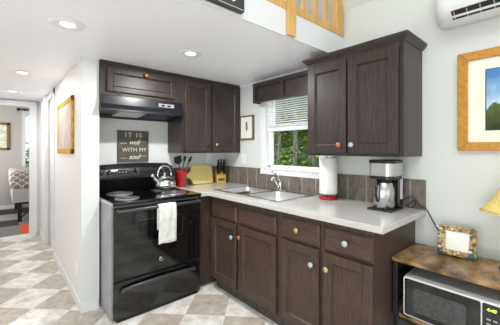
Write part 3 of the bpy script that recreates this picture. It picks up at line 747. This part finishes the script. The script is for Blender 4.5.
# knife block
t = thing('knife_block', 'small wooden knife block in the corner of the counter', 'knife block', (-.135, -.115, .915), math.radians(-22))
b = MB(); b.prism([(-.06, 0), (.05, 0), (.05, .14), (.03, .16), (-.06, .085)], 'x', -.055, .055); b.build('block', 'block', t, bevel=.003)
b = MB(); b.box(-.04, .04, -.0612, -.06, .03, .062); b.build('label_plate', 'sign', t)
b = MB(); b.box(-.06, .06, -.01, .06, -.0, .0); 
b.bm.free()
d = Vector((0, -.42, .9)).normalized(); q = d.to_track_quat('Z', 'Y').to_matrix().to_4x4()
kn = None; k_ = 0
for j, (ky, kz) in enumerate(((-.04, .098), (-.012, .122), (.015, .145))):
    for i in range(3):
        if j == 0 and i == 1: continue
        x = -.034+.034*i; h = (.12, .14, .15)[j]+.006*(i == 1)
        o = bpy.data.objects.new('kitchen_knife', None); COL.objects.link(o)
        wl_ = Matrix.Translation((-.135, -.115, .915)) @ Matrix.Rotation(math.radians(-22), 4, 'Z') @ Vector((x, ky, kz))
        o.location = wl_; o.rotation_euler.z = math.radians(-22)
        tag(o, 'black-handled kitchen knife slotted in the wooden knife block', 'knife', 'knives in the knife block')
        b = MB(); b.box(-.0095, .0095, -.0065, .0065, .008, h, q); b.build('handle', 'blacksemi', o, bevel=.003)
        b = MB(); b.box(-.0085, .0085, -.004, .004, -.02, .0085, q); b.build('blade', 'steel', o)

# outlets / switches
def plate(loc, rz, label, kind):
    t = thing('wall_outlet' if kind == 'o' else 'light_switch', label, 'outlet' if kind == 'o' else 'switch', loc, rz, None)
    MB().box(-.035, .035, -.005, 0, -.057, .057).build('cover_plate', 'plate', t, bevel=.002)
    if kind == 'o':
        for z in (-.022, .022):
            o = MB().lathe([(.016, 0), (.016, .002)], (0, -.005, z), 'y', 16).build('socket', 'plate', t)
            b = MB(); b.box(-.007, -.005, -.0075, -.007, z-.003, z+.005); b.box(.005, .007, -.0075, -.007, z-.003, z+.005); b.build('slots', 'dark', o)
    else:
        MB().box(-.011, .011, -.0085, -.005, -.03, .03).build('rocker', 'plate', t, bevel=.002)
plate((-.224, 0, 1.21), 0, 'white outlet on the back wall above the cutting board', 'o')
plate((0, -.39, 1.205), RW, 'white outlet on the window wall below the small framed sketch', 'o')
plate((-1.626, -.105, .285), RW, 'white outlet low on the hall partition near its corner', 'o')
plate((-1.66, 2.5, 1.2), RW, 'white light switch on the hall wall beside the bedroom doorway', 's')

# wooden sign over the range
t = thing('wall_sign', 'square dark wooden sign lettered in white on the wall above the range', 'sign', (-1.1195, 0, 1.346), 0)
MB().box(-.152, .152, -.014, -.001, -.155, .155).build('board', 'sign', t, bevel=.002)
b = MB(); T = lambda x, z: Matrix.Translation((x, -.0148, z)) @ XZ
b.text('IT IS', .064, T(0, .110), spacing=1.35); b.text('well', .070, T(.005, .040), shear=.4, spacing=.9)
b.text('WITH MY', .052, T(.01, -.036), spacing=1.1); b.text('soul', .070, T(.005, -.106), shear=.4, spacing=.9)
b.box(-.125, -.065, -.0156, -.014, .026, .029); b.box(.07, .13, -.0156, -.014, .044, .047); b.box(-.125, -.065, -.0156, -.014, -.118, -.115); b.box(.065, .13, -.0156, -.014, -.100, -.097)
b.build('lettering', 'signink', t)

# small framed sketch between corner and window
t = thing('framed_sketch', 'small framed plant sketch on the wall between the corner cabinet and the window', 'picture', (0, -.465, 1.563), RW)
b = MB(); w_, h_ = .115, .135
for a in ((-w_, -w_+.014, -h_, h_), (w_-.014, w_, -h_, h_), (-w_, w_, -h_, -h_+.014), (-w_, w_, h_-.014, h_)): b.box(a[0], a[1], -.03, -.001, a[2], a[3])
b.build('frame', 'bronze', t, bevel=.002)
MB().box(-w_+.014, w_-.014, -.018, -.012, -h_+.014, h_-.014).build('paper', 'paperwhite', t)
b = MB(); rnd = random.Random(3)
b.tube([(0, -.0188, -.06), (.004, -.0188, .0), (-.003, -.0188, .055)], .002, 5)
for k in range(16):
    z = -.035+.006*k; sd = 1 if k % 2 else -1; l_ = rnd.uniform(.018, .034)*(1-.03*k)
    b.tube([(0, -.0188, z), (sd*l_*.6, -.0188, z+.010), (sd*l_, -.0188, z+.012)], .003, 5, rs=[.001, .0048, .001])
b.build('drawing', 'ink', t)

# hall picture
t = thing('framed_picture', 'gold-framed pale picture on the hall side of the partition', 'picture', (-1.626, .432, 1.536), RW)
w_, h_ = .425, .262; b = MB()
for a in ((-w_, -w_+.05, -h_, h_), (w_-.05, w_, -h_, h_), (-w_, w_, -h_, -h_+.05), (-w_, w_, h_-.05, h_)): b.box(a[0], a[1], -.02, -.001, a[2], a[3])
b.build('frame', 'goldframe', t, bevel=.005)
MB().box(-w_+.05, w_-.05, -.015, -.008, -h_+.05, h_-.05).build('paper', mat('pale_print', (190, 180, 174), .9, spec=.1, rgb2=(216, 204, 196), scale=6), t)
b = MB(); b.box(-.22, .1, -.016, -.015, -.03, .13); b.box(.14, .26, -.016, -.015, -.12, .02); b.build('drawing', mat('print_tint', (196, 180, 172), .9, spec=.1, rgb2=(228, 208, 186), scale=9), t)

# large landscape picture on the right
t = thing('framed_picture', 'large oak-framed landscape photograph with wide cream mat on the right wall', 'picture', (0, -2.85, 1.598), RW)
w_, h_ = .405, .292; f_ = .05; b = MB()
for poly in (([(-w_, -h_), (-w_+f_, -h_+f_), (-w_+f_, h_-f_), (-w_, h_)]), ([(w_, -h_), (w_, h_), (w_-f_, h_-f_), (w_-f_, -h_+f_)]), ([(-w_, -h_), (w_, -h_), (w_-f_, -h_+f_), (-w_+f_, -h_+f_)]), ([(-w_, h_), (-w_+f_, h_-f_), (w_-f_, h_-f_), (w_, h_)])): b.prism(poly, 'y', -.03, -.001)
b.build('frame', 'oakframe', t, bevel=.004)
MB().box(-w_+f_, w_-f_, -.014, -.006, -h_+f_, h_-f_).build('mat_board', 'mat', t)
MB().box(-.275, .275, -.0155, -.014, -.175, .178).build('inner_line', 'dark', t)
MB().box(-.27, .27, -.017, -.0155, -.17, .173).build('photograph', landscape_mat(-.17, .173), t)

# chalkboard sign on the loft edge
t = thing('chalkboard_sign', 'black chalkboard sign with a cream pendant shape hung on the loft railing', 'sign', (-1.55, LF-.014, 2.075), 0)
MB().prism(rrect(-.465, .465, 0, .55, .02), 'y', -.02, -.001).build('board', 'chalk', t, bevel=.002)
b = MB(); b.box(.06, .455, -.0215, -.02, .016, .019); b.box(-.45, .455, -.0215, -.02, .53, .533); b.box(-.44, .06, -.0215, -.02, .016, .019); b.build('border_line', 'cream', t)
b = MB(); b.prism([(.385, .012+.03), (.42, .07), (.44, .12), (.44, .30), (.33, .30), (.345, .08)], 'y', -.023, -.02); b.build('pendant_shape', 'cream', t)

# loft railing
t = thing('loft_railing', 'knotty pine railing with square balusters along the loft edge', 'railing', (0, LF, 2.23), 0)
b = MB(); b.box(-3.9, -.012, -.016, .028, .0, .055); b.build('bottom_rail', 'pine', t, bevel=.003)
b = MB(); b.box(-3.9, -.012, -.016, .028, .78, .83); b.build('top_rail', 'pine', t, bevel=.003)
for x in [-.232-.135*k for k in range(27)]:
    if -.75 < x < -.60: continue
    o = MB().box(x-.018, x+.018, -.006, .016, .055, .78).build('baluster', 'pine', t)
MB().box(-.105, -.012, -.02, .03, 0, .86).build('newel_post', 'pine', t, bevel=.003)
MB().box(-.712, -.632, -.034, -.016, -.165, .86).build('newel_post', 'pine', t, bevel=.003)

# ------------------------------------------------------------------ mini split air conditioner (profile in local y,z; runs along x)
t = thing('air_conditioner', 'white wall-mounted mini split air conditioner high on the right wall', 'air conditioner', (0, -2.36, 2.05), RW)
prof = [(-.002, .02), (-.05, .0), (-.14, .012), (-.185, .045), (-.205, .09), (-.208, .20), (-.195, .27), (-.16, .285), (-.002, .285)]
b = MB(); secs = []
for x, s, in ((0, .72), (.012, .88), (.035, .97), (.07, 1.0), (.73, 1.0), (.765, .97), (.788, .88), (.80, .72)):
    secs.append([b.bm.verts.new((x, y*s if y < -.01 else y, .15+(z-.15)*(.55+.45*s))) for y, z in prof])
for i in range(len(secs)-1):
    for k in range(len(prof)): b._f([secs[i][k], secs[i+1][k], secs[i+1][(k+1) % 9], secs[i][(k+1) % 9]], True)
b._f(secs[0]); b._f(secs[-1]); cs = b.build('casing', 'whiteplastic', t)
ra = math.atan2(.045-.012, .045)
mm = Matrix.Translation((0, -.163, .0285)) @ Matrix.Rotation(-ra, 4, 'X')
b = MB(); b.box(.09, .72, -.034, .022, -.004, .01, mm); v = b.build('vent', 'dark', t)
b = MB()
for k in range(11): b.box(.10+k*.058, .106+k*.058, -.032, .02, -.007, -.003, mm)
b.build('vanes', 'button', v)
b = MB(); b.box(.09, .72, -.006, .006, -.010, -.004, mm); b.build('louver', 'whiteplastic', v, bevel=.001)

# ------------------------------------------------------------------ side table with microwave
t = thing('side_table', 'rustic wood and black metal side table against the right wall', 'table', (0, -2.209, 0), RW)
MB().box(0, 1.2, -.40, -.016, .667, .689).build('tabletop', 'tabletop', t, bevel=.003)
MB().box(.03, 1.17, -.372, -.03, .342, .3635).build('shelf', 'tabletop', t, bevel=.003)
for x in (.005, 1.17):
    for y in (-.395, -.045): MB().box(x, x+.025, y, y+.025, 0, .667).build('leg', 'matblack', t, bevel=.002)
b = MB()
for z in (.65, .32): b.box(.03, 1.17, -.36, -.34, z, z+.015); b.box(.008, .028, -.37, -.045, z, z+.018); b.box(.03, 1.17, -.045, -.025, z, z+.018)
b.build('frame_rails', 'matblack', t)
b = MB()
for z in (.42, .50, .58): b.box(.012, .02, -.37, -.045, z, z+.008)
b.build('side_bars', 'matblack', t)

t = thing('microwave', 'white microwave oven with black door on the side table shelf', 'microwave', (0, -2.268, .376), RW)
w_, h_ = .46, .216
MB().box(0, w_, -.36, -.04, 0, h_).build('case', 'mwtop', t, bevel=.003, seg=2)
MB().prism(rrect(0, w_, -.002, h_+.001, .014), 'y', -.385, -.36).build('front_frame', 'whiteplastic', t, bevel=.002)
b = MB(); b.prism(rrect(.008, .348, .006, h_-.008, .01), 'y', -.388, -.384); d = b.build('door', 'mwglass', t)
b = MB(); b.prism(rrect(.052, .29, .035, h_-.05, .012), 'y', -.3888, -.3878); b.build('door_window', 'mwscreen', d)
b = MB(); b.prism(rrect(.354, w_-.006, .006, h_-.008, .008), 'y', -.388, -.384); c = b.build('control_panel', 'mwglass', t)
b = MB(); b.text('4:40', .021, Matrix.Translation((.388, -.3888, h_-.034)) @ XZ, shear=.15); b.build('clock_digits', 'green', c)
b = MB()
for r_ in range(6):
    for q_ in range(3): b.box(.37+q_*.024, .386+q_*.024, -.3885, -.388, h_-.085-r_*.021, h_-.076-r_*.021)
b.build('keypad', 'button', c)
for x, y in ((.03, -.34), (.43, -.34), (.03, -.09), (.43, -.09)): MB().lathe([(.012, -.0125), (.012, .002)], (x, y, 0), 'z', 12).build('foot', 'matblack', t)
b = MB(); b.box(.03, w_-.03, -.345, -.06, h_, h_+.002); b.build('top_panel', 'mwtop', t, bevel=.001)

# decorative photo frame
t = thing('photo_frame', 'ornate gilt frame with flowers and little figures around white paper on the side table', 'photo frame', (-.13, -2.463, .689), RW+math.radians(4)); t.scale = (1.07, 1.07, 1.03)
tl = Matrix.Rotation(math.radians(-14), 4, 'X')
mm_ = ['goldlump', 'bronze', 'bluel', 'greenl', 'cream']
M['goldlump'] = mat('gilt_resin', (176, 152, 108), .4, .1, var=.25, scale=90); M['bluel'] = mat('blue_glaze', (58, 84, 130), .3); M['greenl'] = mat('green_glaze', (104, 128, 84), .4)
b = MB()
for a in ((-.085, -.05, .005, .165), (.052, .085, .005, .165), (-.085, .085, .005, .036), (-.085, .085, .138, .168)): b.box(a[0], a[1], -.012, .006, a[2], a[3])
o = b.build('frame', 'goldlump', t, bevel=.004); o.data.transform(tl)
b = MB(); rnd = random.Random(5)
for k in range(64):
    s = k/64*4
    if s < 1: x, z = -.085+.17*s, .155
    elif s < 2: x, z = .072, .165-.16*(s-1)
    elif s < 3: x, z = .085-.17*(s-2), .018
    else: x, z = -.072, .01+.15*(s-3)
    b.mi = rnd.choice([0, 0, 1, 1, 4, 3]); b.ball((x+rnd.uniform(-.01, .01), -.014, z+rnd.uniform(-.01, .01)), rnd.uniform(.005, .010), 1)
p = b.build('flower_relief', mm_, o, fixn=False); p.data.transform(tl)
for (x, mi_) in ((-.072, 2), (.066, 2)):
    b = MB(); b.mi = mi_; b.ball((x, -.026, .02), .014, 2, (1, .7, 1)); b.mi = 4; b.ball((x-.004, -.03, .043), .009, 2); b.mi = 3 if x > 0 else 0; b.ball((x+.016, -.026, .028), .014, 2, (.8, .7, 1.3)); b.mi = 1; b.ball((x-.002, -.028, .056), .0105, 2, (1.1, 1, .6))
    f = b.build('figurine', mm_, o, fixn=False); f.data.transform(tl)
b = MB(); b.box(-.051, .053, -.008, -.003, .035, .139); p = b.build('paper', 'paperwhite', o); p.data.transform(tl)
b = MB()
for k, l_ in enumerate((.05, .07, .08, .075, .04, .06)): b.box(-l_/2, l_/2, -.0086, -.008, .118-k*.012, .1195-k*.012)
p = b.build('paper_writing', 'mwtop', p); p.data.transform(tl)
b = MB(); b.prism([(.012, .0), (.055, .0), (.045, .008), (.03, .1)], 'x', -.02, .02); b.build('easel_back', 'matblack', t)

# table lamp (only its left side is inside the picture)
t = thing('table_lamp', 'bronze table lamp with a pale yellow bell shade at the right of the side table', 'lamp', (-.16, -2.74, .689), 0)
b = MB(); b.lathe([(.085, 0), (.088, .012), (.08, .024), (.05, .034), (.022, .05), (.014, .09), (.020, .14), (.03, .17), (.022, .2), (.01, .22), (.008, .30)], seg=28); b.build('base', 'lampbase', t)
b = MB(); b.lathe([(.004, .28), (.006, .50)], seg=10); b.ball((0, 0, .51), .01, 2); b.build('stem', 'lampbase', t)
b = MB(); pr_ = []
for k in range(11):
    u = k/10; pr_.append((.06+.105*(u**1.7), .50-.195*u))
prr = pr_+[(r-.003, z) for r, z in pr_[::-1]]
seg = 32; rings = [[b.bm.verts.new((r*math.cos(2*PI*j/seg), r*math.sin(2*PI*j/seg), z)) for j in range(seg)] for r, z in prr]
for i in range(len(rings)):
    for j in range(seg): b._f([rings[i][j], rings[i][(j+1) % seg], rings[(i+1) % len(rings)][(j+1) % seg], rings[(i+1) % len(rings)][j]], True)
sh = b.build('lamp_shade', 'shade', t)
b = MB(); b.tube([(.165*math.cos(2*PI*j/32), .165*math.sin(2*PI*j/32), .305) for j in range(32)], .003, 6, closed=True); b.build('shade_trim', 'shade', sh)

# ------------------------------------------------------------------ coffee maker
t = thing('coffee_maker', 'black and steel drip coffee maker with thermal carafe at the counter end', 'coffee maker', (-.06, -2.08, .915), RW); t.scale = (.83, .9, 1)
b = MB(); b.box(-.095, .095, -.245, -.02, .0, .014); b.build('base', 'blacksemi', t, bevel=.006)
b = MB(); b.box(-.092, .088, -.09, -.02, .02, .325); b.build('tower', 'blacksemi', t, bevel=.008)
b = MB(); b.prism(rrect(-.1, .1, -.235, -.02, .05), 'z', .225, .31); b.build('brew_head', 'smoothsteel', t, bevel=.003)
b = MB(); b.prism(rrect(-.102, .102, -.237, -.018, .05), 'z', .31, .33); b.build('lid', 'blacksemi', t, bevel=.005)
b = MB(); b.prism(rrect(-.099, .099, -.232, -.022, .05), 'z', .205, .225); b.build('filter_ring', 'blacksemi', t)
b = MB(); b.prism(rrect(-.05, .02, -.0, .045, .004), 'y', -.2365, -.234); p = b.build('control_panel', 'button', t); p.data.transform(Matrix.Translation((0, 0, .245)))
b = MB(); b.box(.088, .092, -.075, -.035, .07, .29); b.build('water_gauge', 'frost', t)
b = MB(); b.lathe([(.074, .016), (.078, .02), (.078, .125), (.076, .142), (.062, .178), (.055, .19)], (0, -.155, 0), 'z', 32); c = b.build('carafe', 'smoothsteel', t)
b = MB(); b.lathe([(.055, .186), (.058, .195), (.052, .203), (.02, .205)], (0, -.155, 0), 'z', 28); b.build('carafe_lid', 'blacksemi', c)
R = Matrix.Translation((0, -.155, 0)) @ Matrix.Rotation(math.radians(262), 4, 'Z')
b = MB(); b.tube([R @ Vector(p) for p in ((.045, 0, .185), (.075, 0, .182), (.10, 0, .16), (.103, 0, .11), (.096, 0, .07), (.068, 0, .06))], .009, 10, rs=[.012, .012, .011, .010, .009, .009]); b.build('carafe_handle', 'blacksemi', c)
b = MB(); pts = [(-.045, -2.16, .93), (-.035, -2.185, .955), (-.03, -2.205, .975), (-.028, -2.225, .965), (-.028, -2.235, .94), (-.026, -2.25, .935), (-.022, -2.275, .93), (-.02, -2.30, .875), (-.02, -2.34, .80), (-.02, -2.39, .735), (-.022, -2.43, .694)]
def smooth(pts, it=2):
    P = [Vector(p) for p in pts]
    for _ in range(it):
        Q = [P[0]]
        for i in range(len(P)-1): Q += [P[i]*.75+P[i+1]*.25, P[i]*.25+P[i+1]*.75]
        Q.append(P[-1]); P = Q
    return P
b.tube(smooth(pts), .0035, 8)
b.tube(smooth([(-.04, -2.13, .96), (-.03, -2.18, 1.0), (-.028, -2.215, .975), (-.03, -2.21, .93), (-.035, -2.17, .921)]), .003, 8)
tag(b.build('power_cord', 'matblack'), 'black power cord running from the coffee maker down behind the side table', 'cord')

# paper towels
t = thing('paper_towel_holder', 'red-based paper towel holder on the counter beside the window', 'paper towel holder', (-.125, -1.603, .915), 0)
MB().lathe([(.072, 0), (.076, .006), (.073, .018), (.04, .026), (.02, .03)], seg=32).build('base', 'red', t)
MB().lathe([(.007, .02), (.007, .335)], seg=12).build('rod', 'chrome', t)
b = MB()
for k in range(10): a = 2*PI*k/10; b.tube([(.055*math.cos(a), .055*math.sin(a), .02), (.055*math.cos(a), .055*math.sin(a), .042)], .002, 6)
b.build('wire_gallery', 'chrome', t)
b = MB(); b.lathe([(.02, .045), (.068, .045), (.071, .048), (.071, .330), (.069, .333), (.02, .333)], seg=36)
r_ = b.build('paper_towel_roll', 'paper', None, loc=(-.125, -1.603, .915)); tag(r_, 'white roll of paper towels on the red-based holder', 'paper towels')

# ------------------------------------------------------------------ recessed lights
def can(x, y, label, watt=9):
    t = thing('recessed_light', label, 'ceiling light', (x, y, CZ), 0, 'recessed lights in the low ceiling')
    MB().lathe([(.040, -.001), (.044, -.005), (.06, -.0065), (.09, -.004), (.093, -.001)], seg=32).build('trim_ring', 'canring', t)
    MB().lathe([(.040, -.002), (.036, -.004), (.02, -.005)], seg=24).build('lens', 'lens', t)
    d = bpy.data.lights.new('can_light', 'AREA'); d.shape = 'DISK'; d.size = .07; d.energy = watt; d.color = (1, .99, .975)
    o = bpy.data.objects.new('can_light', d); COL.objects.link(o); o.parent = t; o.location = (0, 0, -.012)
can(-1.815, -.92, 'recessed ceiling light nearest the camera, above the hall entrance', 2)
can(-1.01, -.95, 'recessed ceiling light above the kitchen in front of the range', 16)
can(-1.96, .61, 'recessed ceiling light midway down the hall', 4.5)
can(-2.0, 1.82, 'recessed ceiling light at the far end of the hall by the bedroom', 9)

# ------------------------------------------------------------------ bedroom contents
t = thing('bed', 'bed with grey and white patterned spread and pale upholstered base in the bedroom', 'bed', (-1.2, 4.5, .006), 0)
b = MB()
def rb(b, x0, x1, y0, y1, z0, z1): b.box(x0, x1, y0, y1, z0, z1)
rb(b, -.80, .9, -.86, .78, .58, .93); o = b.build('bedspread', 'spread', t, bevel=.09, seg=4)
b = MB(); rb(b, -.765, .88, -.835, .75, .35, .60); b.build('base', mat('bed_base', (196, 192, 188), .8), t, bevel=.015)
for x, y in ((-.66, -.80), (-.66, .7), (.8, -.8), (.8, .7)): MB().box(x-.03, x+.03, y-.03, y+.03, 0, .35).build('leg', 'matblack', t, bevel=.004)
b = MB(); b.tube([(-.63, -.8, .08), (-.4, -.8, .33)], .012, 8); b.tube([(-.66, -.8, .33), (.8, -.8, .33)], .014, 8); b.tube([(-.66, -.78, .33), (-.66, .7, .33)], .014, 8); b.tube([(-.4, -.8, .3), (-.4, .0, .02)], .012, 8); b.build('frame_rails', 'matblack', t)
t = thing('curtain_rod', 'dark curtain rod with knobbed end above the bedroom window', 'curtain rod', (-1.4, 5.35, 2.215), 0)
b = MB(); b.tube([(-.385, -.07, 0), (.6, -.07, 0)], .012, 10); b.build('rod', 'lampbase', t)
b = MB(); b.ball((-.42, -.07, 0), .036, 2); b.build('finial', 'lampbase', t)
b = MB(); b.box(-.33, -.305, -.08, -.001, -.02, .02); b.build('bracket', 'lampbase', t)
t = thing('framed_picture', 'wood-framed botanical print on the bedroom back wall', 'picture', (-2.21, 5.35, 1.605), 0)
b = MB(); w_, h_ = .24, .3
for a in ((-w_, -w_+.05, -h_, h_), (w_-.05, w_, -h_, h_), (-w_, w_, -h_, -h_+.05), (-w_, w_, h_-.05, h_)): b.box(a[0], a[1], -.03, -.001, a[2], a[3])
b.build('frame', mat('walnut_frame', (134, 96, 54), .5), t, bevel=.004)
MB().box(-w_+.05, w_-.05, -.014, -.006, -h_+.05, h_-.05).build('print', mat('botanical_print', (186, 202, 168), .4, rgb2=(240, 242, 232), scale=14), t)
